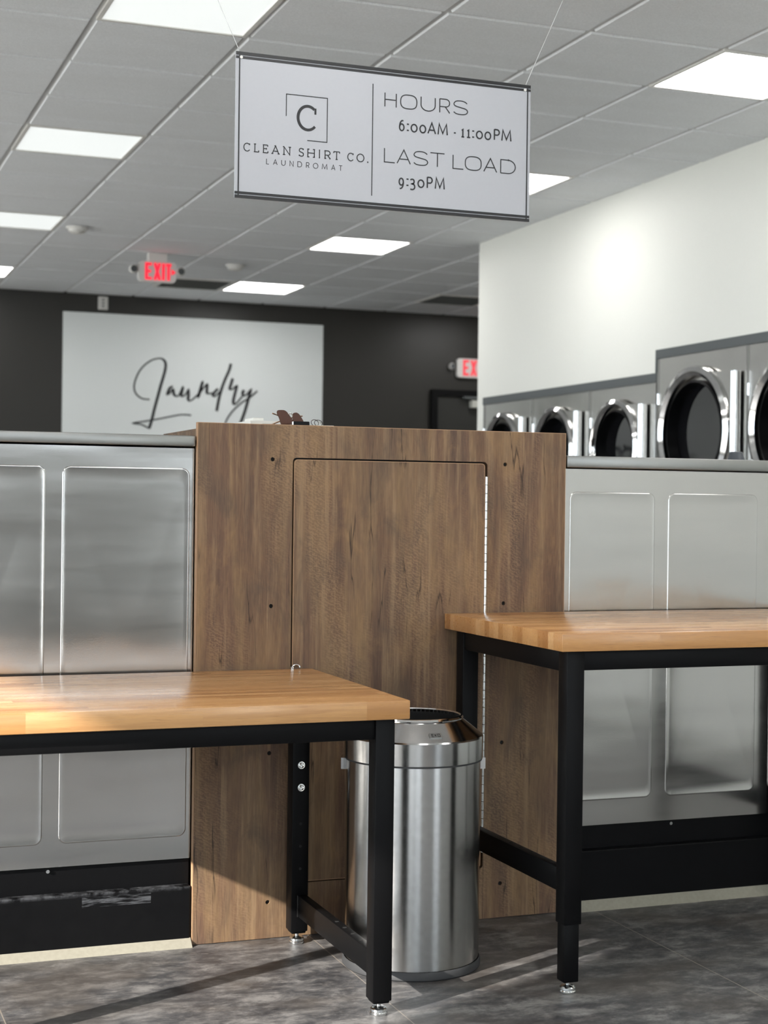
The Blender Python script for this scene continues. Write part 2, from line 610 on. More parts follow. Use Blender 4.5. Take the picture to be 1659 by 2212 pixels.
# walls
bm = B()
box(bm, X0 - 0.1, XE + 0.1, YB, YB + 0.12, 0, CZ + 0.009)
struct('wall_back', bm, DARK_WALL)
bm = B()
out = [(Y0, 0), (5.962, 0), (5.962, 2.071), (7.722, 2.071), (7.722, 1.941), (10.072, 1.941), (10.072, 0), (10.19, 0), (10.19, CZ + 0.009), (Y0, CZ + 0.009)]
plate(bm, out, [], MYZ, X1, X1 + 0.12)
wall_r = struct('wall_right', bm, WHITE_WALL)
struct('wall_return', box(B(), X1 + 0.12, XE, 10.07, 10.19, 0, CZ + 0.009), WHITE_WALL)
struct('wall_end', box(B(), XE, XE + 0.1, 10.07, YB, 0, CZ + 0.009), DARK_WALL)

# left wall: the shop window the sun comes through
WIN_L = [(1.83, 3.9, 0.1, 2.9), (-2.45, 1.35, 0.1, 2.9), (4.1, 6.9, 0.1, 2.9), (7.1, 9.9, 0.1, 2.9), (10.1, 12.9, 0.1, 2.9)]
bm = B()
plate(bm, rect(Y0 - 0.1, YB, 0, CZ + 0.009), [rect(a, b, c, d) for a, b, c, d in WIN_L], MYZ, X0 - 0.1, X0)
struct('wall_left', bm, SIDE_WALL)
WIN_F = [(-2.05, -0.75, 0.1, 2.9), (-0.65, 0.65, 0.1, 2.9), (3.15, 4.45, 0.1, 2.9), (0.8, 3.0, 1.95, 2.95)]  # last, high opening is an added unseen window that brightens the ceiling edges
bm = B()
plate(bm, rect(X0, X1 + 0.12, 0, CZ + 0.009), [rect(a, b, c, d) for a, b, c, d in WIN_F], MXZ, Y0 - 0.1, Y0)
struct('wall_front', bm, plain('mid_grey_paint', lin(158, 158, 156), 0.6, speck=0.03))


def window(idx, mp, a, b, c, d, p0, p1, mull):
    bm = B()
    holes = []
    n = mull + 1
    wdt = (b - a - 0.05 * (n + 1)) / n
    for k in range(n):
        s = a + 0.05 + k * (wdt + 0.05)
        holes.append(rect(s, s + wdt, c + 0.05, d - 0.05))
    plate(bm, rect(a, b, c, d), holes, mp, p0, p1)
    w = struct('window_%d' % idx, bm, BLACK_FRAME)
    pm = (p0 + p1) / 2
    for h in holes:
        bm = B()
        plate(bm, h, [], mp, pm - 0.003, pm + 0.003)
        obj('pane', bm, PANE, w)


k = 1
for a, b, c, d in WIN_L:
    window(k, MYZ, a, b, c, d, X0 - 0.075, X0 - 0.025, 0 if k == 1 else 1)
    k += 1
for a, b, c, d in WIN_F:
    window(k, MXZ, a, b, c, d, Y0 - 0.075, Y0 - 0.025, 0)
    k += 1

# unseen canopy, added outside the side windows to cut the high sun
struct('canopy', box(B(), X0 - 1.78, X0 - 0.1, -8.0, 14.2, 3.0, 3.15), SIDE_WALL)

# light portals sit in the window openings so that the sky outside samples well
for i, (a, b, c, d) in enumerate(WIN_L + WIN_F):
    ld = bpy.data.lights.new('window_portal', 'AREA')
    ld.shape = 'RECTANGLE'
    ld.size, ld.size_y = b - a, d - c
    ld.cycles.is_portal = True
    lo = bpy.data.objects.new('window_portal', ld)
    COL.objects.link(lo)
    if i < len(WIN_L):
        lo.location = (X0 - 0.12, (a + b) / 2, (c + d) / 2)
        lo.rotation_euler = Vector((1, 0, 0)).to_track_quat('-Z', 'Z').to_euler()
    else:
        lo.location = ((a + b) / 2, Y0 - 0.12, (c + d) / 2)
        lo.rotation_euler = Vector((0, 1, 0)).to_track_quat('-Z', 'Z').to_euler()

# dark trim bands round the dryer alcove
bm = B()
box(bm, X1 - 0.012, X1, 7.722, 10.076, 1.941, 1.993)
struct('trim_1', bm, TRIM_GREY)
bm = B()
box(bm, X1 - 0.012, X1, 5.95, 7.735, 2.071, 2.122)
box(bm, X1 - 0.012, X1, 7.715, 7.735, 1.993, 2.071)
struct('trim_2', bm, TRIM_GREY)

# ================================================================= BACK WALL
# exit door at the far right
door = struct('door_1', plate(B(), rect(5.90, 6.86, 0.0, 2.29), [], MXZ, YB - 0.03, YB - 0.002), DOOR_DARK)
bm = B()
plate(bm, [(5.84, 0), (5.90, 0), (5.90, 2.30), (6.86, 2.30), (6.86, 0), (6.92, 0), (6.92, 2.36), (5.84, 2.36)], [], MXZ, YB - 0.06, YB - 0.002)
obj('door_frame', bm, BLACK_FRAME, door)
obj('closer_arm', box(B(), 6.16, 6.6, YB - 0.085, YB - 0.061, 2.275, 2.30, 0.004), TRIM_GREY, door)
obj('door_closer', box(B(), 6.24, 6.60, YB - 0.10, YB - 0.03, 2.19, 2.262, 0.006), plain('pale_closer_metal', lin(190, 190, 182), 0.45), door)

# white board with the script word
board = thing('wall_sign', 'large white board with black script word Laundry on the dark back wall', 'sign', (3.51, YB - 0.03, 1.55))
obj('board', box(B(), 2.295, 4.732, YB - 0.022, YB - 0.001, 1.55, 2.922), BOARD_WHITE, board)
SCRIPT = [
    [(3.08, 2.164), (3.019, 2.168), (2.973, 2.193), (2.946, 2.228), (2.937, 2.276), (2.95, 2.341), (2.983, 2.415), (3.031, 2.474), (3.096, 2.521), (3.162, 2.54), (3.203, 2.53), (3.224, 2.494), (3.221, 2.441), (3.205, 2.376), (3.181, 2.294), (3.158, 2.204), (3.126, 2.081), (3.103, 1.983), (3.079, 1.901)],
    [(3.079, 1.901), (3.005, 1.935), (2.931, 1.945), (3.021, 1.962), (3.111, 1.979), (3.201, 1.998), (3.3, 2.021), (3.383, 2.036), (3.467, 2.033)],
    [(3.293, 2.29), (3.268, 2.277), (3.25, 2.243), (3.244, 2.215), (3.265, 2.228), (3.293, 2.265), (3.302, 2.225), (3.319, 2.205), (3.348, 2.21), (3.384, 2.285), (3.377, 2.244), (3.374, 2.207), (3.398, 2.208), (3.422, 2.238), (3.436, 2.263), (3.439, 2.214), (3.436, 2.185), (3.448, 2.165), (3.473, 2.174), (3.515, 2.212), (3.544, 2.25), (3.57, 2.341), (3.556, 2.292), (3.54, 2.234), (3.533, 2.201), (3.548, 2.242), (3.581, 2.288), (3.61, 2.322), (3.614, 2.302), (3.611, 2.269), (3.615, 2.241), (3.632, 2.237), (3.67, 2.243)],
    [(3.716, 2.285), (3.687, 2.255), (3.67, 2.226), (3.687, 2.214), (3.716, 2.24), (3.746, 2.274)],
    [(3.836, 2.521), (3.82, 2.458), (3.783, 2.374), (3.75, 2.283), (3.726, 2.191), (3.706, 2.079)],
    [(3.855, 2.385), (3.843, 2.344), (3.828, 2.29), (3.852, 2.286), (3.881, 2.312), (3.894, 2.313), (3.878, 2.246), (3.863, 2.179), (3.871, 2.147), (3.896, 2.16), (3.955, 2.232)],
    [(3.963, 2.282), (3.95, 2.249), (3.968, 2.229), (3.998, 2.25), (4.027, 2.285), (4.011, 2.218), (3.974, 2.084), (3.937, 1.984), (3.899, 1.916), (3.84, 1.894), (3.788, 1.921), (3.796, 1.988), (3.854, 2.08), (3.939, 2.161), (4.007, 2.205), (4.058, 2.248), (4.092, 2.279)]]
bm = B()
for si, st in enumerate(SCRIPT):
    sp = spline(st, 4)
    n = len(sp)
    ws = []
    for i in range(n):
        a, b = Vector(sp[max(i - 1, 0)]), Vector(sp[min(i + 1, n - 1)])
        d = (b - a)
        steep = abs(d.y) / (d.length + 1e-9)
        ws.append(0.013 + (0.014 if d.y < 0 else 0.002) * steep)
    ribbon(bm, sp, ws, MXZ, YB - 0.0222 - 0.0005 * si, YB - 0.0245 - 0.0005 * si)
obj('lettering', bm, INK, board)

# instruction board further left on the same wall (seen in the dryer glass)
ib = thing('instruction_board', 'white instruction board left of the script board, mirrored in the dryer glass', 'sign', (0.55, YB - 0.03, 0.9))
obj('board', box(B(), -0.75, 1.62, YB - 0.022, YB - 0.001, 1.0, 2.922), BOARD_WHITE, ib)
for zz in (2.35, 1.75, 1.3):
    for xx in (-0.45, 0.0, 0.45, 0.9, 1.3):
        bm = B()
        ribbon(bm, rrect(xx - 0.09, xx + 0.09, zz - 0.09, zz + 0.09, 0.03), 0.03, MXZ, YB - 0.0222, YB - 0.024, True)
        ribbon(bm, [(xx - 0.05, zz), (xx + 0.05, zz)], 0.06, MXZ, YB - 0.0222, YB - 0.024)
        obj('pictogram', bm, INK_GREY, ib)

# small white box with a cover above the board
sw = thing('wall_box', 'small white cover box above the top left corner of the script board', 'electrical box', (2.648, YB - 0.02, 2.955))
obj('cover', box(B(), 2.605, 2.692, YB - 0.03, YB - 0.001, 2.955, 3.072, 0.006), PLASTIC_W, sw)
bm = B()
for zz in (2.985, 3.013, 3.042):
    cyl(bm, (2.648, YB - 0.034, zz), (2.648, YB - 0.030, zz), 0.009, 12)
obj('knockout', bm, TRIM_GREY, sw)


# ------------------------------------------------------ exit signs
def arc(cx, cy, rx, ry, a0, a1, n=14):
    return [(cx + rx * math.cos(math.radians(a0 + (a1 - a0) * i / n)), cy + ry * math.sin(math.radians(a0 + (a1 - a0) * i / n))) for i in range(n + 1)]


def exit_sign(name, label, cx, y, z0, z1, w, red, arrow, canopy):
    t = thing(name, label, 'exit sign', (cx, y, z0), 'lit red exit signs')
    x0, x1 = cx - w / 2, cx + w / 2
    h = z1 - z0
    bm = B()
    plate(bm, rrect(x0, x1, z0, z1, 0.03), [], MXZ, y - 0.022, y + 0.022)
    obj('housing', bm, PLASTIC_W, t)
    L0, L1 = z0 + h * 0.10, z1 - h * 0.07
    f0, f1 = y - 0.0225, y - 0.026
    lt = B()
    zc = (L0 + L1) / 2
    U = lambda f_: x0 + w * f_
    sw_ = w * 0.072
    ribbon(lt, [(U(0.17) + sw_ / 2, L0), (U(0.17) + sw_ / 2, L1)], sw_, MXZ, f0, f1)
    for zz, e_ in ((L0 + sw_ / 2, 0.345), (zc, 0.325), (L1 - sw_ / 2, 0.345)):
        ribbon(lt, [(U(0.17) + sw_, zz), (U(e_), zz)], sw_, MXZ, f0, f1)
    ribbon(lt, [(U(0.425), L0), (U(0.555), L1)], sw_, MXZ, f0, f1)
    ribbon(lt, [(U(0.425), L1), (U(0.555), L0)], sw_, MXZ, f0 - 0.0004, f1 - 0.0004)
    ribbon(lt, [(U(0.655), L0), (U(0.655), L1)], sw_, MXZ, f0, f1)
    ribbon(lt, [(U(0.79), L0), (U(0.79), L1 - sw_)], sw_, MXZ, f0, f1)
    ribbon(lt, [(U(0.72), L1 - sw_ / 2), (U(0.86), L1 - sw_ / 2)], sw_, MXZ, f0, f1)
    obj('letters', lt, red, t, label='glowing red letters EXIT')
    if arrow:
        bm = B()
        xc = x1 - w * 0.085
        plate(bm, [(xc - 0.012, zc - 0.022), (xc + 0.018, zc), (xc - 0.012, zc + 0.022)], [], MXZ, f0, f1)
        obj('arrow', bm, red, t)
    if canopy:
        obj('canopy', box(B(), cx - 0.07, cx + 0.07, y - 0.03, y + 0.03, z1, CZ - 0.003, 0.004), PLASTIC_W, t)
    heads = (x0 - 0.035, x1 + 0.035) if canopy else (x0 - 0.05,)
    for hx in heads:
        s = 1 if hx < cx else -1
        hd = obj('lamp_head', lathe(B(), [(0.0, -0.02), (0.03, -0.02), (0.034, 0.0), (0.034, 0.02), (0.026, 0.034)], (hx, y, zc + 0.01), 20, 'z'), PLASTIC_W, t, 40)
        # turn the little lamp to face the room
        me = hd.data
        for v in me.vertices:
            dx, dy, dz = v.co.x - hx, v.co.y - y, v.co.z - (zc + 0.01)
            v.co = Vector((hx + dx, y - dz, zc + 0.01 + dy))
        obj('lamp_lens', cyl(B(), (hx, y - 0.033, zc + 0.01), (hx, y - 0.030, zc + 0.01), 0.025, 20), TRIM_GREY, hd)
        obj('lamp_neck', cyl(B(), (hx, y, zc + 0.01), (hx + s * 0.04, y, zc + 0.01), 0.01, 10), PLASTIC_W, t)
    return t


exit_sign('exit_sign', 'red EXIT sign with arrow hanging from the ceiling tiles', 2.575, 11.6, 2.872, 3.024, 0.285, EXIT_RED, True, True)
exit_sign('exit_sign', 'red EXIT sign on the dark wall above the far door', 6.278, YB - 0.03, 2.485, 2.67, 0.35, EXIT_PALE, False, False)

# ------------------------------------------------------ ceiling fittings
LROW = ['nearest', 'second nearest', 'third nearest', 'farthest']


def panel_light(i, j, mat, label, group='square ceiling panel lights'):
    a0, a1 = GX + i * T + 0.006, GX + (i + 1) * T - 0.006
    b0, b1 = GY + j * T + 0.006, GY + (j + 1) * T - 0.006
    t = thing('ceiling_light', label, 'ceiling light', ((a0 + a1) / 2, (b0 + b1) / 2, CZ), group)
    bm = B()
    mp = lambda u, v, d: Vector((u, v, d))
    plate(bm, rect(a0, a1, b0, b1), [rect(a0 + 0.018, a1 - 0.018, b0 + 0.018, b1 - 0.018)], mp, CZ - 0.002, CZ + 0.009)
    obj('frame', bm, PLASTIC_W, t)
    bm = B()
    plate(bm, rect(a0 + 0.018, a1 - 0.018, b0 + 0.018, b1 - 0.018), [], mp, CZ + 0.003, CZ + 0.008)
    obj('diffuser', bm, mat, t)


for i, j, hi in lights:
    r = (j + 1) // 4
    side = 'right-hand' if i == 4 else 'left-hand'
    look = 'bright white' if hi else 'dim white'
    panel_light(i, j, LAMP_HI if hi else LAMP_LO, '%s square ceiling panel light, %s of the %s row' % (look, LROW[r], side))
for i, j in unseen:                       # the rest of the room's lamps, beyond the frame
    panel_light(i, j, LAMP_HI, 'bright white square ceiling panel light outside the frame', 'ceiling panel lights beyond the frame')

for (i, j), lab in zip(vents, ('grey louvred ceiling vent beside the hanging EXIT sign', 'grey louvred ceiling vent above the far door by the white wall edge')):
    a0, a1 = GX + i * T + 0.01, GX + (i + 1) * T - 0.01
    b0, b1 = GY + j * T + 0.01, GY + (j + 1) * T - 0.01
    t = thing('ceiling_vent', lab, 'vent', ((a0 + a1) / 2, (b0 + b1) / 2, CZ), 'louvred ceiling vents')
    bm = B()
    plate(bm, rect(a0, a1, b0, b1), [rect(a0 + 0.03, a1 - 0.03, b0 + 0.03, b1 - 0.03)], lambda u, v, d: Vector((u, v, d)), CZ - 0.006, CZ + 0.009)
    obj('frame', bm, PLASTIC_W, t)
    bm = B()
    for q in range(9):
        yy = b0 + 0.045 + q * (b1 - b0 - 0.09) / 8
        vs = [bm.verts.new(p) for p in ((a0 + 0.03, yy - 0.014, CZ - 0.008), (a1 - 0.03, yy - 0.014, CZ - 0.008), (a1 - 0.03, yy + 0.014, CZ + 0.008), (a0 + 0.03, yy + 0.014, CZ + 0.008))]
        ws = [bm.verts.new(v.co + Vector((0, 0.002, -0.002))) for v in vs]
        bm.faces.new(vs)
        bm.faces.new(ws)
        for q2 in range(4):
            bm.faces.new((vs[q2], vs[(q2 + 1) % 4], ws[(q2 + 1) % 4], ws[q2]))
    obj('louvre', bm, plain('grey_louvre', lin(120, 122, 120), 0.5), t)

for x, y, lab in ((1.83, 10.72, 'small white ceiling sensor next to the third dim panel light'), (3.26, 11.9, 'round white smoke detector right of the hanging EXIT sign')):
    t = thing('smoke_detector', lab, 'smoke detector', (x, y, CZ))
    obj('base', lathe(B(), [(0.075, 0.0), (0.075, -0.012), (0.068, -0.014)], (x, y, CZ - 0.003), 28, 'z', True, True), PLASTIC_W, t, 40)
    obj('dome', lathe(B(), [(0.062, -0.014), (0.058, -0.03), (0.04, -0.042), (0.001, -0.045)], (x, y, CZ - 0.003), 28), PLASTIC_W, t, 40)

# ================================================================= DRYERS
def dryer(name, label, y0, y1, ztop, cy, cz, R, group):
    t = thing(name, label, 'dryer', (X1, (y0 + y1) / 2, 0), group)
    f = X1 - 0.004
    yc = cy
    # body and front sheet with the door opening
    ro = R * 0.78
    hole = [(yc + ro * math.cos(2 * PI * i / 48), cz + ro * math.sin(2 * PI * i / 48)) for i in range(48)]
    bm = B()
    plate(bm, rect(y0 + 0.003, y1 - 0.003, 0.02, ztop - 0.001), [hole], MYZ, f, f + 0.02)
    obj('front_panel', bm, DRYER_STEEL, t)
    bm = B()
    plate(bm, rect(y0 + 0.003, y1 - 0.003, 0.02, ztop - 0.001), [], MYZ, f + 0.42, f + 0.7)
    box(bm, f + 0.02, f + 0.42, y0 + 0.003, y0 + 0.02, 0.02, ztop - 0.001)
    box(bm, f + 0.02, f + 0.42, y1 - 0.02, y1 - 0.003, 0.02, ztop - 0.001)
    box(bm, f + 0.02, f + 0.42, y0 + 0.02, y1 - 0.02, ztop - 0.02, ztop - 0.001)
    obj('cabinet', bm, BLACK_FRAME, t)
    bm = B()
    box(bm, f - 0.006, f, y1 - 0.012, y1 - 0.002, 0.02, ztop - 0.002)
    obj('seam_strip', bm, STEEL_LIP, t)
    # gasket tunnel going back into the drum
    bm = B()
    lathe(bm, [(ro, -0.02), (ro, 0.03), (ro * 0.96, 0.035), (ro * 0.95, -0.10), (ro * 0.88, -0.12)], (f, yc, cz), 64, 'x')
    obj('gasket', bm, BLACK_FRAME, t, 40)
    # door: round ring running into a squared wing with the pull
    yw = yc - R * 1.17                       # handle end
    zw = R * 0.84
    loop = []
    n = 40
    for i in range(n + 1):                   # far side of the circle, from top to bottom
        a = math.radians(75 + (285 - 75) * i / n)
        loop.append((yc + R * -math.cos(a) * -1, cz + R * math.sin(a)))
    loop = [(yc - R * math.cos(math.radians(a_)), cz + R * math.sin(math.radians(a_))) for a_ in [62 + (298 - 62) * i / n for i in range(n + 1)]]
    # circle runs through the far side (+y); close along the wing on the near side (-y)
    e_top, e_bot = loop[0], loop[-1]
    top = [(yw, cz + zw), (yw + R * 0.25, cz + zw + 0.002), (yw + R * 0.45, cz + zw + R * 0.02)]
    bot = [(yw + R * 0.45, cz - zw - R * 0.02), (yw + R * 0.25, cz - zw - 0.002), (yw, cz - zw)]
    outer = loop + bot + top
    ri = R * 0.86
    inner = [(yc + ri * math.cos(2 * PI * i / 64), cz + ri * math.sin(2 * PI * i / 64)) for i in range(64)]
    bm = B()
    plate(bm, outer, [inner], MYZ, f - 0.030, f - 0.012)
    obj('door', bm, DRYER_STEEL, t)
    ring = B()
    prof = [(ri * 0.985, 0.012), (ri * 0.985, 0.040), (ri + (R - ri) * 0.35, 0.056), (R * 0.985, 0.044), (R, 0.012)]
    lathe(ring, prof, (f, yc, cz), 72, 'x')
    d = obj('door_ring', ring, CHROME, t, 50)
    glass = B()
    lathe(glass, [(ro * 0.94, -0.030), (ro * 0.8, -0.0306), (ro * 0.5, -0.0312), (0.001, -0.0315)], (f, yc, cz), 64, 'x')
    obj('door_glass', glass, DGLASS, t, 40)
    hb = B()
    for hy, hr in ((yw + 0.008, 0.012), (yw + 0.034, 0.009)):
        cyl(hb, (f - 0.040, hy, cz - zw), (f - 0.040, hy, cz + zw), hr, 20)
    box(hb, f - 0.036, f - 0.030, yw - 0.002, yw + 0.042, cz - zw, cz + zw, 0.002)
    obj('handle', hb, CHROME, t, 40)
    for zz in (cz + R * 0.55, cz - R * 0.55):
        obj('hinge', cyl(B(), (f - 0.03, yc + R * 1.02, zz - 0.03), (f - 0.03, yc + R * 1.02, zz + 0.03), 0.011, 12), CHROME, t, 40)
    return t


G1 = 'stainless tumble dryers in the white wall'
dryer('tumble_dryer', 'big stainless dryer with round dark door, first after the step in the grey trim', 6.842, 7.722, 2.071, 7.295, 1.645, 0.355, G1)
dryer('tumble_dryer', 'big stainless dryer cut by the right edge of the photo', 5.962, 6.842, 2.071, 6.415, 1.645, 0.355, G1)
dryer('tumble_dryer', 'smaller stainless dryer right next to the big dryers', 7.735, 8.52, 1.941, 8.148, 1.585, 0.285, G1)
dryer('tumble_dryer', 'smaller stainless dryer half hidden by the corner of the wooden cabinet', 8.52, 9.31, 1.941, 8.93, 1.585, 0.285, G1)
dryer('tumble_dryer', 'farthest smaller stainless dryer beside the white wall edge, just above the cabinet', 9.31, 10.07, 1.941, 9.705, 1.585, 0.285, G1)

# ================================================================= MACHINE BACKS
def machine(name, label, x0, x1, yf, zl0, zl1, zp0, zp1, rects, zpl, curb_z, trim_name, scuff, boltx):
    t = thing(name, label, 'machine housing', ((x0 + x1) / 2, yf + 0.4, 0), 'brushed steel machine housings either side of the cabinet')
    # back sheet with raised rounded fields
    bm = B()
    inners = [rrect(a, b, c, d, 0.022, 6) for a, b, c, d in rects]
    loops = [rrect(x0, x1, zp0, zp1, 0.002, 1)] + inners
    vl, edges = [], []
    for lp in loops:
        vs = [bm.verts.new((u, yf, v)) for u, v in lp]
        vl.append(vs)
        edges += [bm.edges.new((vs[i], vs[(i + 1) % len(vs)])) for i in range(len(vs))]
    bmesh.ops.triangle_fill(bm, use_beauty=True, edges=edges)
    for (a, b, c, d), ring0 in zip(rects, vl[1:]):
        n = len(ring0)
        prev = ring0
        for inset, dep in ((0.0012, -0.0014), (0.0026, -0.0019), (0.0042, -0.0016)):
            lp = rrect(a + inset, b - inset, c + inset, d - inset, 0.022 - inset * 0.8, 6)
            cur = [bm.verts.new((u, yf + dep, v)) for u, v in lp]
            for i in range(n):
                j = (i + 1) % n
                bm.faces.new((prev[i], prev[j], cur[j], cur[i]))
            prev = cur
        # the sheet between is dished a little, as thin pressed steel is
        mx, mz = (a + b) / 2, (c + d) / 2
        for k in range(1, 16):
            f = 1 - k / 15.0
            if k == 15: f = 0.02
            cur = []
            for i, (u, v) in enumerate(lp):
                q = 1 - f
                dep = -0.0016 + 0.0022 * (q * q * (3 - 2 * q))
                cur.append(bm.verts.new((mx + (u - mx) * f, yf + dep, mz + (v - mz) * f)))
            for i in range(n):
                j = (i + 1) % n
                bm.faces.new((prev[i], prev[j], cur[j], cur[i]))
            prev = cur
        bm.faces.new(prev)
    back = [bm.verts.new(p) for p in ((x0, yf, zp0), (x1, yf, zp0), (x1, yf + 0.03, zp0), (x0, yf + 0.03, zp0))]
    bm.faces.new(back)
    obj('back_panel', bm, STEEL, t, 35)
    obj('body', box(B(), x0, x1, yf + 0.03, yf + 0.85, zp0 - 0.02, zp1 - 0.002), BLACK_FRAME, t)
    obj('lid', box(B(), x0, x1, yf - 0.014, yf + 0.86, zl0, zl1, 0.003, 2), STEEL_LIP, t, 40)
    obj('base_frame', box(B(), x0, x1, yf + 0.012, yf + 0.85, zpl - 0.01, zp0), BLACK_FRAME, t)
    obj('plinth', box(B(), x0, x1, yf - 0.02, yf + 0.83, 0.004, zpl, 0.004), SCUFF if scuff else BLACK_FRAME, t)
    obj('bolt', cyl(B(), (boltx, yf + 0.004, zp0 - 0.012), (boltx, yf + 0.014, zp0 - 0.012), 0.005, 12), ZINC, t)
    bm = B()
    vs = [(x0, yf - 0.045, 0.0), (x0, yf - 0.019, 0.0), (x0, yf - 0.019, curb_z)]
    A = [bm.verts.new(p) for p in vs]
    C = [bm.verts.new((x1, p[1], p[2])) for p in vs]
    for i in range(3):
        bm.faces.new((A[i], A[(i + 1) % 3], C[(i + 1) % 3], C[i]))
    bm.faces.new(A)
    bm.faces.new(C)
    struct(trim_name, bm, CURB)
    return t


machine('machine_housing', 'brushed steel housing with pressed rounded panels behind the left table', 0.02, 1.068, 4.307,
        1.391, 1.421, 0.240, 1.386, [(0.285, 0.6577, 0.3026, 1.330), (0.702, 1.0555, 0.3026, 1.330)], 0.166, 0.022, 'trim_3', True, 0.676)
machine('machine_housing', 'brushed steel housing with pressed rounded panels behind the right table', 2.228, 3.9, 4.307,
        1.356, 1.392, 0.254, 1.352, [(2.245, 2.5436, 0.3306, 1.2815), (2.592, 2.921, 0.3306, 1.2815), (2.972, 3.30, 0.3306, 1.2815), (3.35, 3.68, 0.3306, 1.2815)], 0.181, 0.030, 'trim_4', False, 2.62)

# ================================================================= WOODEN CABINET
cab = thing('service_cabinet', 'tall brown wood-grain cabinet with an access door between the two tables', 'cabinet', (1.645, 4.5, 0))
CX0, CX1, CT = 1.071, 2.218, 1.459
dx0, dx1, dz0, dz1 = 1.349, 1.957, 0.152, 1.366
hole = rrect(dx0, dx1, dz0, dz1, 0.012, 4)
screws = [(x, z) for x in (1.2895, 2.015) for z in (0.104, 0.527, 0.944, 1.360)]
sh = [[(x + 0.0062 * math.cos(2 * PI * i / 14), z + 0.0062 * math.sin(2 * PI * i / 14)) for i in range(14)] for x, z in screws]
bm = B()
plate(bm, rect(CX0 + 0.0015, CX1 - 0.0015, 0.002, CT - 0.0015), [hole] + sh, MXZ, 4.283, 4.303)
obj('front_panel', bm, WOOD, cab)
bm = B()
box(bm, CX0, CX0 + 0.0015, 4.2835, 4.303, 0.002, CT - 0.0015)
box(bm, CX1 - 0.0015, CX1, 4.2835, 4.303, 0.002, CT - 0.0015)
box(bm, CX0, CX1, 4.2835, 4.303, CT - 0.0015, CT)
obj('edge_band', bm, EDGE, cab)
for x, z in screws:
    obj('screw_hole', cyl(B(), (x, 4.290, z), (x, 4.302, z), 0.0061, 14), VOID, cab)
bm = B()
plate(bm, rrect(dx0 + 0.004, dx1 - 0.009, dz0 + 0.004, dz1 - 0.005, 0.010, 4), [], MXZ, 4.281, 4.299)
dr = obj('access_door', bm, WOOD, cab)
bm = B()
ribbon(bm, rrect(dx0 + 0.0048, dx1 - 0.0098, dz0 + 0.0048, dz1 - 0.0058, 0.010, 4), 0.0016, MXZ, 4.2806, 4.2812, True)
obj('door_edge', bm, EDGE, dr)
bm = B()
z = dz0 + 0.05
while z < dz1 - 0.045:
    cyl(bm, (dx1 - 0.0045, 4.2795, z), (dx1 - 0.0045, 4.2795, z + 0.0235), 0.0042, 10)
    z += 0.0255
obj('piano_hinge', bm, ZINC, dr, 40, 'long bright metal piano hinge')
bm = B()
tube(bm, [(1.363 + 0.011 * math.cos(math.radians(a)), 4.272 + 0.004 * math.sin(math.radians(a)), 0.770 + 0.007 * math.sin(math.radians(a))) for a in range(-20, 205, 15)], 0.0022, 8)
cyl(bm, (1.352, 4.274, 0.768), (1.352, 4.282, 0.768), 0.004, 10)
obj('ring_pull', bm, ZINC, dr, 40, 'small chrome ring pull')
for nm, a, b in (('side_panel', 1.078, 1.096), ('side_panel', 2.194, 2.212)):
    obj(nm, box(B(), a, b, 4.303, 5.16, 0.002, 1.438), WOOD, cab)
obj('backing', box(B(), 1.096, 2.194, 4.3035, 4.32, 0.05, 1.43), VOID, cab)
obj('top_board', box(B(), 1.16, 2.14, 4.3035, 5.10, 1.438, CT - 0.0005), WOOD, cab)

# things lying on the cabinet
TOPZ = CT
sg = thing('sunglasses', 'folded brown tinted sunglasses on top of the wooden cabinet', 'sunglasses', (1.355, 4.335, TOPZ + 0.003))
LENS = NT('brown_tinted_lens')
LENS.P(Base_Color=lin(92, 62, 52), Roughness=0.05, Specular_IOR_Level=0.8, Transmission_Weight=0.25)
LENS = LENS.m
L1_ = [(597, 886), (598, 882.5), (602, 881), (611, 881), (615.5, 883), (619, 887), (625, 896), (630, 905), (629.5, 909), (626, 911.5), (612, 912), (604.5, 912), (602.5, 905), (600.5, 897), (598, 891)]
L2_ = [(632.5, 893), (634, 887.5), (637.5, 885.5), (642, 885.5), (646.5, 889), (650.5, 896), (654.5, 905), (653, 909), (646, 911), (635.5, 911), (633, 903)]
for pts_, yy in ((L1_, 4.332), (L2_, 4.343)):
    lp = [(1.3172 + (a - 596) * 0.0014, TOPZ + 0.0045 + (912 - b) * 0.00126) for a, b in pts_]
    lp = spline(lp + [lp[0]], 3)[:-1]
    lx = sum(p[0] for p in lp) / len(lp)
    bm = B()
    plate(bm, lp, [], lambda u, v, d, yy=yy, lx=lx: Vector((u, d + 2.2 * (u - lx) ** 2 + 0.25 * (v - TOPZ), v)), yy - 0.0012, yy + 0.0012)
    obj('lens', bm, LENS, sg)
    bm = B()
    tube(bm, [(u, yy + 2.2 * (u - lx) ** 2 + 0.25 * (v - TOPZ), v) for u, v in lp + lp[:1]], 0.0013, 6)
    obj('rim', bm, plain('bronze_wire', lin(96, 66, 52), 0.25, 0.8), sg, 40)
bm = B()
tube(bm, spline([(1.350, 4.342, TOPZ + 0.032), (1.358, 4.338, TOPZ + 0.036), (1.366, 4.345, TOPZ + 0.031)], 5), 0.0016, 8)
obj('bridge', bm, ZINC, sg, 40)
for a, b in (((1.303, 4.336, TOPZ + 0.034), (1.398, 4.375, TOPZ + 0.004)), ((1.398, 4.352, TOPZ + 0.030), (1.316, 4.39, TOPZ + 0.004))):
    mid = (Vector(a) + Vector(b)) / 2 + Vector((0, 0.012, 0.004))
    obj('temple_arm', tube(B(), spline([a, tuple(mid), b], 6), 0.0018, 8), plain('gold_wire', lin(170, 130, 96), 0.25, 0.9), sg, 40)

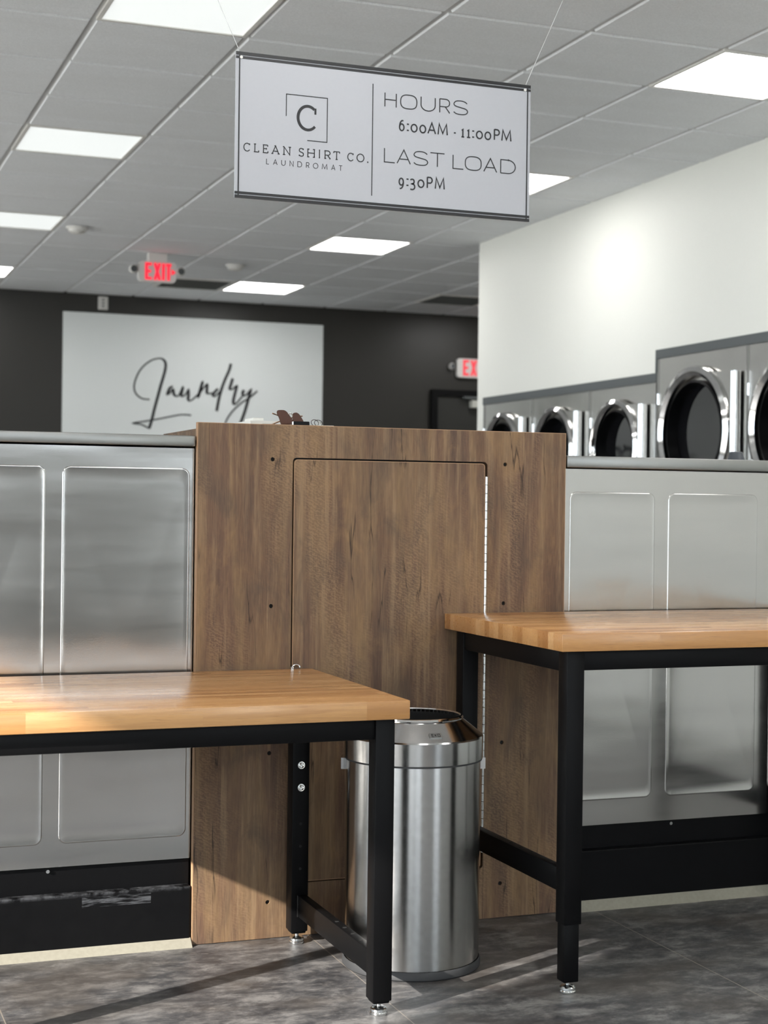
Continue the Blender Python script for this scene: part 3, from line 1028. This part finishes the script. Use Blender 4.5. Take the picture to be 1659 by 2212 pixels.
tr = obj('flat_tray', box(B(), 1.268, 1.43, 4.315, 4.42, TOPZ, TOPZ + 0.0025, 0.0008), plain('brown_leather', lin(96, 68, 50), 0.5))
tag(tr, 'thin flat brown tray lying under the sunglasses on the cabinet', 'tray')
ph = thing('pocket_case', 'small black rectangular case in front of the sunglasses', 'case', (1.385, 4.318, TOPZ + 0.0025))
obj('body', box(B(), 1.357, 1.405, 4.304, 4.314, TOPZ + 0.0003, TOPZ + 0.012, 0.002), BLACK_FRAME, ph)
obj('end_cap', box(B(), 1.353, 1.357, 4.305, 4.313, TOPZ + 0.001, TOPZ + 0.011, 0.001), ZINC, ph)
rg = thing('reading_glasses', 'small clear wire glasses right of the black case', 'glasses', (1.435, 4.35, TOPZ))
for q, (cx_, s_) in enumerate(((1.434, 0.011), (1.448, 0.012))):
    bm = B()
    tube(bm, [(cx_ + s_ * math.cos(math.radians(a)), 4.345 + 0.006 * math.sin(math.radians(a)) + q * 0.01, TOPZ + 0.011 + 0.0095 * math.sin(math.radians(a))) for a in range(0, 361, 20)], 0.0011, 6)
    obj('lens_rim', bm, plain('thin_dark_wire', lin(70, 66, 64), 0.3, 0.6), rg, 40)
bm = B()
tube(bm, spline([(1.444, 4.345, TOPZ + 0.016), (1.46, 4.36, TOPZ + 0.010), (1.472, 4.38, TOPZ + 0.003)], 6), 0.0012, 6)
obj('temple_arm', bm, ZINC, rg, 40)
cdn = obj('paper_card', box(B(), 1.412, 1.484, 4.32, 4.41, TOPZ, TOPZ + 0.003), plain('cream_card', lin(226, 222, 208), 0.7))
tag(cdn, 'cream card lying flat under the wire glasses at the right', 'card')
pp = thing('paper_stack', 'white papers stacked on the cabinet left of the sunglasses', 'papers', (1.40, 4.78, TOPZ))
PAP = plain('white_paper', lin(244, 243, 236), 0.8, speck=0.02)
obj('sheets', box(B(), 1.352, 1.452, 4.74, 4.95, TOPZ, TOPZ + 0.034, 0.002), PAP, pp)
obj('pad', box(B(), 1.368, 1.402, 4.76, 4.86, TOPZ + 0.0345, TOPZ + 0.044, 0.002), PAP, pp)

# cap standing on the right housing
cp = thing('dispenser_cap', 'small slate grey tapered cap on the top edge of the right steel housing', 'cap', (2.966, 4.5, 1.392))
bm = B()
lathe(bm, [(0.034, 0.0), (0.034, 0.004), (0.030, 0.008), (0.021, 0.032), (0.018, 0.034), (0.0, 0.034)], (2.966, 4.5, 1.392), 28)
obj('shell', bm, plain('slate_plastic', lin(74, 78, 84), 0.45), cp, 30)
obj('collar', lathe(B(), [(0.036, 0.0), (0.036, 0.004), (0.033, 0.005)], (2.966, 4.5, 1.392), 28, 'z', True, False), RUBBER, cp, 30)


# ================================================================= TABLES
def table(label, x0, x1, y0, y1, zt, zs, group, sleeve, bolts):
    t = thing('folding_table', label, 'table', ((x0 + x1) / 2, (y0 + y1) / 2, 0), group)
    th = 0.045
    obj('tabletop', box(B(), x0, x1, y0, y1, zt - th, zt, 0.002, 2), BUTCH, t, 40, 'honey butcher-block top')
    zb = zt - th - 0.0005
    lw = 0.0495
    lx = (x0 + 0.028, x1 - 0.028 - lw)
    ly = (y0 + 0.026, y1 - 0.026 - lw)
    for a in lx:
        for b in ly:
            g_ = obj('leg', box(B(), a, a + lw, b, b + lw, sleeve, zb, 0.003, 2), BLACK, t, 40)
            obj('inner_leg', box(B(), a + 0.004, a + lw - 0.004, b + 0.004, b + lw - 0.004, 0.030, sleeve + 0.003, 0.003, 2), BLACK, g_, 40)
            c = (a + lw / 2, b + lw / 2, 0)
            bm = B()
            lathe(bm, [(0.0, 0.0), (0.0205, 0.0), (0.0215, 0.002), (0.0215, 0.006), (0.0200, 0.008), (0.0200, 0.0095), (0.0208, 0.0105), (0.0205, 0.015), (0.017, 0.018), (0.008, 0.019), (0.0055, 0.020), (0.0055, 0.036)], c, 28)
            obj('foot', bm, ZINC, g_, 30, 'bright zinc levelling foot')
            for k in range(9):
                zz = zt - 0.30 - 0.063 * k
                if zz < 0.2: break
                big = k < 2
                sgn = 1 if b == ly[1] else -1
                yy = b - 0.0005 if sgn == 1 else b + lw + 0.0005
                if not big:
                    obj('adjustment_hole', cyl(B(), (a + lw / 2, yy, zz), (a + lw / 2, yy - sgn * 0.0004, zz), 0.0042, 14), VOID, g_)
            if b == ly[1] and bolts:
                for k in range(2):
                    zz = zt - 0.262 - 0.0625 * k
                    bm = B()
                    yy = b
                    lathe(bm, [(0.0105, 0.0), (0.0105, 0.0015), (0.0075, 0.0016), (0.0075, 0.004), (0.0055, 0.0052), (0.004, 0.0036), (0.0, 0.0032)], (0, 0, 0), 18)
                    for v in bm.verts:
                        v.co = Vector((a + lw / 2 + v.co.x, yy - v.co.z, zz + v.co.y))
                    obj('bolt', bm, ZINC, g_, 30)
    ra = 0.051
    ai, bi = lx[0] + lw, lx[1]
    obj('front_rail', box(B(), ai, bi, ly[0] + 0.008, ly[0] + 0.034, zb - ra, zb, 0.002), BLACK, t, 40)
    obj('rear_rail', box(B(), ai, bi, ly[1] + lw - 0.034, ly[1] + lw - 0.008, zb - ra, zb, 0.002), BLACK, t, 40)
    for a in (lx[0] + 0.003, lx[1] + lw - 0.035):
        obj('end_rail', box(B(), a, a + 0.032, ly[0] + lw, ly[1], zb - ra - 0.004, zb, 0.002), BLACK, t, 40)
        bm = B()
        s0 = a + 0.004
        box(bm, s0, s0 + 0.026, ly[0] + lw, ly[1], zs - 0.060, zs, 0.002)
        st = obj('stretcher', bm, BLACK, t, 40)
        for k in range(5):
            yy = ly[0] + lw + 0.06 + 0.062 * k
            obj('stretcher_hole', cyl(B(), (s0 + 0.013, yy, zs + 0.0002), (s0 + 0.013, yy, zs + 0.0006), 0.0058, 14), VOID, st)
        for yy, s_ in ((ly[1], -1), (ly[0] + lw, 1)):
            obj('weld_bead', tube(B(), [(s0 - 0.0005, yy + s_ * 0.003, zs - 0.060 + 0.006 * k) for k in range(11)], 0.0028, 6), BLACK, st, 60)
    return t


GT = 'butcher-block folding tables on black steel legs'
table('lower butcher-block folding table with black steel legs at the left', 0.145, 1.410, 3.515, 4.272, 0.7655, 0.1395, GT, 0.036, True)
table('taller butcher-block folding table with black steel legs at the right', 1.820, 3.085, 3.520, 4.274, 0.917, 0.3135, GT, 0.177, False)

# ================================================================= TRASH CAN
CC = (1.594, 3.946, 0.0)
tc = thing('trash_can', 'round stainless steel trash can standing between the two tables', 'trash can', CC)
obj('base_ring', lathe(B(), [(0.0, 0.0), (0.183, 0.0), (0.1865, 0.004), (0.1865, 0.019), (0.183, 0.024)], CC, 96), RUBBER, tc, 40, 'dark rubber base ring')
obj('body', lathe(B(), [(0.181, 0.024), (0.1815, 0.03), (0.1815, 0.553), (0.179, 0.557)], CC, 128), CAN_STEEL, tc, 30)
obj('seam', lathe(B(), [(0.180, 0.552), (0.1855, 0.553), (0.1855, 0.557), (0.182, 0.559)], CC, 96), RUBBER, tc, 30)
obj('lid', lathe(B(), [(0.183, 0.557), (0.1875, 0.558), (0.1878, 0.615), (0.186, 0.619), (0.130, 0.664)], CC, 128), CAN_LID, tc, 22)
bm = B()
lathe(bm, [(0.132, 0.663), (0.1335, 0.6665), (0.131, 0.671), (0.1265, 0.672), (0.1235, 0.669), (0.1235, 0.662)], CC, 128)
obj('rim', bm, CHROME, tc, 40)
obj('liner', lathe(B(), [(0.1236, 0.6685), (0.1236, 0.655), (0.140, 0.60), (0.165, 0.50), (0.165, 0.05), (0.0, 0.05)], CC, 64), VOID, tc, 40)
view = math.atan2(-CC[1], -CC[0])
for ang in (view + math.radians(104), view - math.radians(92)):
    bm = B()
    n = 10
    half = 0.16
    rows = []
    for rad, zz in ((0.182, 0.523), (0.196, 0.523), (0.196, 0.553), (0.182, 0.553)):
        rows.append([bm.verts.new((CC[0] + rad * math.cos(ang + half * (2 * k / n - 1)), CC[1] + rad * math.sin(ang + half * (2 * k / n - 1)), zz)) for k in range(n + 1)])
    for q in range(4):
        a, b = rows[q], rows[(q + 1) % 4]
        for k in range(n):
            bm.faces.new((a[k], a[k + 1], b[k + 1], b[k]))
    bm.faces.new([r_[0] for r_ in rows])
    bm.faces.new([r_[-1] for r_ in rows])
    obj('lift_handle', bm, CAN_LID, tc, 40)
# maker's plate on the sloping lid
pa = view + math.radians(20)
rad_d = Vector((math.cos(pa), math.sin(pa), 0))
tan_d = Vector((-math.sin(pa), math.cos(pa), 0))
slope = (Vector((0, 0, 0.664 - 0.619)) + rad_d * (0.130 - 0.186)).normalized()
nrm = tan_d.cross(slope).normalized()
if nrm.z < 0: nrm = -nrm
org = Vector(CC) + rad_d * 0.1665 + Vector((0, 0, 0.6347))
MPL = lambda u, v, d: org + tan_d * u + slope * v + nrm * d
bm = B()
plate(bm, rrect(-0.0175, 0.0175, -0.0085, 0.0085, 0.0015, 2), [], MPL, -0.003, 0.0022)
bd = obj('maker_plate', bm, STEEL_LIP, tc)
bm = B()
h_, w_ = 0.0042, 0.0032
ribbon(bm, [(-0.0055, -h_), (-0.011, -h_), (-0.011, h_), (-0.0055, h_)], 0.0018, MPL, 0.0023, 0.0027)
ribbon(bm, [(-0.011, 0), (-0.0065, 0)], 0.0016, MPL, 0.0023, 0.0027)
ribbon(bm, [(-0.0022, -h_), (-0.0022, h_)], 0.0018, MPL, 0.0023, 0.0027)
ribbon(bm, [(0.0030, h_), (-0.0014, 0), (0.0030, -h_)], 0.0016, MPL, 0.0024, 0.0028)
ribbon(bm, [(0.0060, -h_), (0.0115, -h_), (0.0115, h_), (0.0060, h_)], 0.0018, MPL, 0.0023, 0.0027, True)
obj('plate_lettering', bm, INK, bd)

# ================================================================= HANGING HOURS SIGN
SY = 4.2
hs = thing('hours_sign', 'white hanging sign with black lettering giving opening hours and last load', 'sign', (1.595, SY, 2.075))
sx0, sx1, sz0, sz1 = 1.1455, 2.0435, 2.0745, 2.4765
obj('board', box(B(), sx0, sx1, SY, SY + 0.006, sz0, sz1, 0.0008), SIGN_WHITE, hs)
F0, F1 = SY - 0.0002, SY - 0.0008
bm = B()
for za, zb_ in ((sz1, sz1 - 0.0098), (sz1 - 0.0118, sz1 - 0.0190), (sz0 + 0.0182, sz0 + 0.0108), (sz0 + 0.0088, sz0)):
    zm = (za + zb_) / 2
    ribbon(bm, [(sx0, zm), (sx1, zm)], abs(za - zb_), MXZ, F0, F1)
for xx in (1.1560, 2.0335):
    ribbon(bm, [(xx, sz0), (xx, sz1)], 0.0036, MXZ, F0 - 0.0003, F1 - 0.0003)
obj('border_lines', bm, INK, hs)
bm = B()
ribbon(bm, [(1.5475, 2.1118), (1.5475, 2.4292)], 0.0026, MXZ, F0, F1)
obj('divider', bm, INK, hs)


def glyph(ch, style):
    """strokes in a unit box: list of (points, closed)"""
    ser = style == 'serif'
    S = []
    def ln(*p): S.append((list(p), False))
    if ch in 'Oo':
        n = 40
        e = 0.72 if style == 'wide' else 1.0
        pts = []
        for i in range(n):
            a = 2 * PI * i / n
            c_, s_ = math.cos(a), math.sin(a)
            pts.append((0.5 + 0.5 * math.copysign(abs(c_) ** e, c_), 0.5 + 0.5 * math.copysign(abs(s_) ** e, s_)))
        S.append((pts, True))
    elif ch == 'H':
        ln((0.06 if ser else 0, 0), (0.06 if ser else 0, 1)); ln((0.94 if ser else 1, 0), (0.94 if ser else 1, 1)); ln((0.06, 0.52), (0.94, 0.52))
        if ser:
            for x in (0.12, 0.88):
                for y in (0, 1): ln((x - 0.14, y), (x + 0.14, y))
    elif ch == 'U':
        ln(*([(0, 1), (0, 0.45)] + arc(0.5, 0.42, 0.5, 0.42, 180, 360, 16) + [(1, 0.45), (1, 1)]))
    elif ch == 'R':
        x0_ = 0.12 if ser else 0
        ln((x0_, 0), (x0_, 1))
        ln(*([(x0_, 1), (0.55, 1)] + arc(0.6, 0.72, 0.38, 0.28, 90, -90, 12) + [(x0_, 0.44)]))
        ln((0.55, 0.44), (1.0, 0.0))
        if ser: ln((0, 0), (0.32, 0)); ln((0, 1), (0.3, 1)); ln((0.86, 0), (1.08, 0))
    elif ch == 'S':
        ln(*spline([(0.94, 0.83), (0.78, 0.95), (0.5, 1.0), (0.18, 0.95), (0.03, 0.76), (0.14, 0.6), (0.5, 0.51), (0.86, 0.42), (0.98, 0.24), (0.84, 0.05), (0.5, 0.0), (0.2, 0.04), (0.02, 0.16)], 4))
        if ser: ln((0.94, 0.83), (0.94, 1.0)); ln((0.02, 0.0), (0.02, 0.16))
    elif ch == 'L':
        x0_ = 0.2 if ser else 0
        ln((x0_, 1), (x0_, 0), (1, 0))
        if ser: ln((0, 1), (0.45, 1)); ln((0, 0), (0.3, 0)); ln((1, 0), (1, 0.2))
    elif ch == 'A':
        ln((0.06 if ser else 0, 0), (0.5, 1), (0.94 if ser else 1, 0)); ln((0.2, 0.32), (0.8, 0.32))
        if ser: ln((-0.06, 0), (0.2, 0)); ln((0.8, 0), (1.06, 0)); ln((0.34, 1), (0.56, 1))
    elif ch == 'T':
        ln((0, 1), (1, 1)); ln((0.5, 0), (0.5, 1))
        if ser: ln((0.32, 0), (0.68, 0)); ln((0, 1), (0, 0.8)); ln((1, 1), (1, 0.8))
    elif ch == 'D':
        ln(*([(0, 0), (0, 1), (0.5, 1)] + arc(0.5, 0.5, 0.5, 0.5, 90, -90, 18) + [(0, 0)]))
    elif ch == 'C':
        ln(*arc(0.53, 0.5, 0.53, 0.5, 38, 322, 30))
        if ser: ln((0.95, 0.78), (0.95, 1.0))
    elif ch == 'E':
        ln((0.14, 0), (0.14, 1)); ln((0, 1), (0.95, 1)); ln((0, 0), (1, 0)); ln((0.14, 0.52), (0.72, 0.52))
        if ser: ln((0.95, 1), (0.95, 0.8)); ln((1, 0), (1, 0.2)); ln((0.72, 0.42), (0.72, 0.62))
    elif ch == 'N':
        ln((0.12 if ser else 0, 0), (0.12 if ser else 0, 1), (0.88 if ser else 1, 0), (0.88 if ser else 1, 1))
        if ser: ln((-0.04, 0), (0.28, 0)); ln((-0.04, 1), (0.12, 1)); ln((0.72, 1), (1.04, 1))
    elif ch == 'I':
        ln((0.5, 0), (0.5, 1))
        if ser: ln((0, 0), (1, 0)); ln((0, 1), (1, 1))
    elif ch == 'M':
        ln((0.0, 0), (0.1, 1), (0.5, 0.12), (0.9, 1), (1.0, 0))
    elif ch == 'P':
        ln((0.06, 0), (0.06, 1)); ln(*([(0.06, 0.98), (0.5, 0.98)] + arc(0.55, 0.72, 0.43, 0.26, 90, -90, 12) + [(0.06, 0.46)]))
    elif ch == '6':
        S.append((arc(0.5, 0.33, 0.46, 0.33, 0, 345, 24), True))
        ln(*spline([(0.82, 0.97), (0.5, 0.98), (0.2, 0.78), (0.05, 0.45), (0.04, 0.33)], 5))
    elif ch == '9':
        S.append((arc(0.48, 0.67, 0.44, 0.33, 0, 345, 24), True))
        ln(*spline([(0.93, 0.67), (0.92, 0.5), (0.76, 0.2), (0.48, 0.03), (0.16, 0.0)], 5))
    elif ch == '3':
        ln(*spline([(0.06, 0.92), (0.35, 1.0), (0.72, 0.95), (0.82, 0.76), (0.68, 0.6), (0.36, 0.55), (0.72, 0.52), (0.94, 0.34), (0.88, 0.12), (0.5, 0.0), (0.05, 0.03)], 4))
    elif ch == '1':
        ln((0.1, 0.88), (0.5, 1), (0.5, 0)); ln((0.0, 0), (1.0, 0))
    elif ch == '-':
        ln((0, 0.5), (1, 0.5))
    elif ch == ':':
        S.append(([(0.5, 0.0), (0.5, 0.18)], False)); S.append(([(0.5, 0.82), (0.5, 1.0)], False))
    elif ch == '.':
        ln((0.5, 0.0), (0.5, 1.0))
    return S


def lettering(name, items, w, style, parent, mat=INK):
    bm = B()
    for gi, (ch, x0, x1, z0, z1) in enumerate(items):
        wd, hd = x1 - x0 - w, z1 - z0 - w
        for k, (pts, closed) in enumerate(glyph(ch, style)):
            q = [(x0 + w / 2 + u * wd, z0 + w / 2 + v * hd) for u, v in pts]
            ww = w
            if ch == ':': ww = w * 1.55
            if ch == '.': ww, q = (x1 - x0), [((x0 + x1) / 2, z0), ((x0 + x1) / 2, z1)]
            off = 0.00005 * k
            ribbon(bm, q, ww, MXZ, F0 - off, F1 - off, closed)
    return obj(name, bm, mat, parent)


def run(chars, z0, z1): return [(c, a, b, z0, z1) for c, a, b in chars]


lettering('hours_heading', run([('H', 1.5827, 1.6201), ('O', 1.6309, 1.6835), ('U', 1.6938, 1.7406), ('R', 1.752, 1.7863), ('S', 1.7949, 1.8434)], 2.3672, 2.4094), 0.0029, 'wide', hs)
for nm_, word in (('last_heading', [('L', 1.5832, 1.6179), ('A', 1.6222, 1.6657), ('S', 1.6726, 1.7202), ('T', 1.7246, 1.7716)]), ('load_heading', [('L', 1.7957, 1.8312), ('O', 1.8344, 1.8877), ('A', 1.8936, 1.9377), ('D', 1.9477, 1.9977)])):
    lettering(nm_, run(word, 2.2096, 2.2516), 0.0029, 'wide', hs)
b0, xh, cp_ = 2.3028, 2.3280, 2.3376
lettering('opening_times', [('6', 1.6272, 1.646, b0, 2.3358), (':', 1.652, 1.6588, b0 + 0.0005, b0 + 0.026), ('o', 1.6637, 1.6854, b0, xh), ('o', 1.6907, 1.7122, b0, xh), ('A', 1.7156, 1.7432, b0, cp_), ('M', 1.7473, 1.78, b0, cp_), ('-', 1.7967, 1.8069, b0 + 0.0, b0 + 0.022), ('1', 1.8206, 1.8333, b0, xh), ('1', 1.838, 1.8524, b0, xh), (':', 1.8562, 1.8632, b0 + 0.0005, b0 + 0.026), ('o', 1.8683, 1.8908, b0, xh), ('o', 1.8956, 1.9174, b0, xh), ('P', 1.9245, 1.9455, b0 + 0.001, cp_ + 0.001), ('M', 1.9497, 1.9828, b0 + 0.001, cp_ + 0.001)], 0.0041, 'human', hs)
b0, xh, cp_ = 2.1458, 2.1708, 2.1812
lettering('last_load_time', [('9', 1.6281, 1.6466, b0 - 0.0085, xh), (':', 1.6528, 1.6596, b0 + 0.0005, b0 + 0.026), ('3', 1.6622, 1.6814, b0 - 0.0085, xh), ('o', 1.6869, 1.7087, b0, xh), ('P', 1.7146, 1.7349, b0, cp_), ('M', 1.7406, 1.7726, b0, cp_)], 0.0041, 'human', hs)
lettering('shop_name', run([('C', 1.1694, 1.1895), ('L', 1.198, 1.2146), ('E', 1.2236, 1.241), ('A', 1.2498, 1.2738), ('N', 1.2824, 1.307), ('S', 1.3289, 1.3446), ('H', 1.3533, 1.3777), ('I', 1.3871, 1.393), ('R', 1.4033, 1.4231), ('T', 1.4311, 1.451), ('C', 1.4729, 1.4924), ('O', 1.5005, 1.5241)], 2.2036, 2.2278) + [('.', 1.5325, 1.5362, 2.2036, 2.2072)], 0.0027, 'serif', hs)
lettering('shop_kind', run([('L', 1.2351, 1.2438), ('A', 1.2549, 1.2678), ('U', 1.2786, 1.2911), ('N', 1.3028, 1.3145), ('D', 1.3257, 1.3393), ('R', 1.3511, 1.3607), ('O', 1.3713, 1.387), ('M', 1.3976, 1.4142), ('A', 1.4254, 1.4376), ('T', 1.4474, 1.4589)], 2.1736, 2.1896), 0.0017, 'human', hs, INK_GREY)
bm = B()
cpts = arc(0, 0, 0.0285, 0.0330, 48, 318, 34)
cc_ = (1.3545, 2.3127)
ribbon(bm, [(cc_[0] + u, cc_[1] + v) for u, v in cpts], [0.0085 - 0.002 * abs(i / 34 - 0.45) for i in range(35)], MXZ, F0, F1)
ribbon(bm, [(1.3766, 2.3415), (1.3766, 2.3245)], 0.0058, MXZ, F0 - 0.0001, F1 - 0.0001)
obj('monogram', bm, INK, hs)
bm = B()
ribbon(bm, [(1.2914, 2.3124), (1.2914, 2.3736), (1.4118, 2.3736), (1.4118, 2.2502), (1.3536, 2.2502)], 0.0024, MXZ, F0, F1)
obj('monogram_frame', bm, INK, hs)
for x, xt in ((1.1605, 0.866), (2.0245, 2.303)):
    bm = B()
    tube(bm, [(x, SY + 0.003, sz1 - 0.012), (x + (xt - x) * 0.02, SY + 0.003, sz1 + 0.005), (xt, SY + 0.003, CZ - 0.002)], 0.0008, 6)
    obj('hanging_wire', bm, plain('clear_nylon_line', lin(205, 206, 206), 0.25, spec=0.6), hs, 60)
    obj('eyelet', cyl(B(), (x, SY - 0.003, sz1 - 0.0155), (x, SY - 0.0009, sz1 - 0.0155), 0.0042, 14), PLASTIC_W, hs)
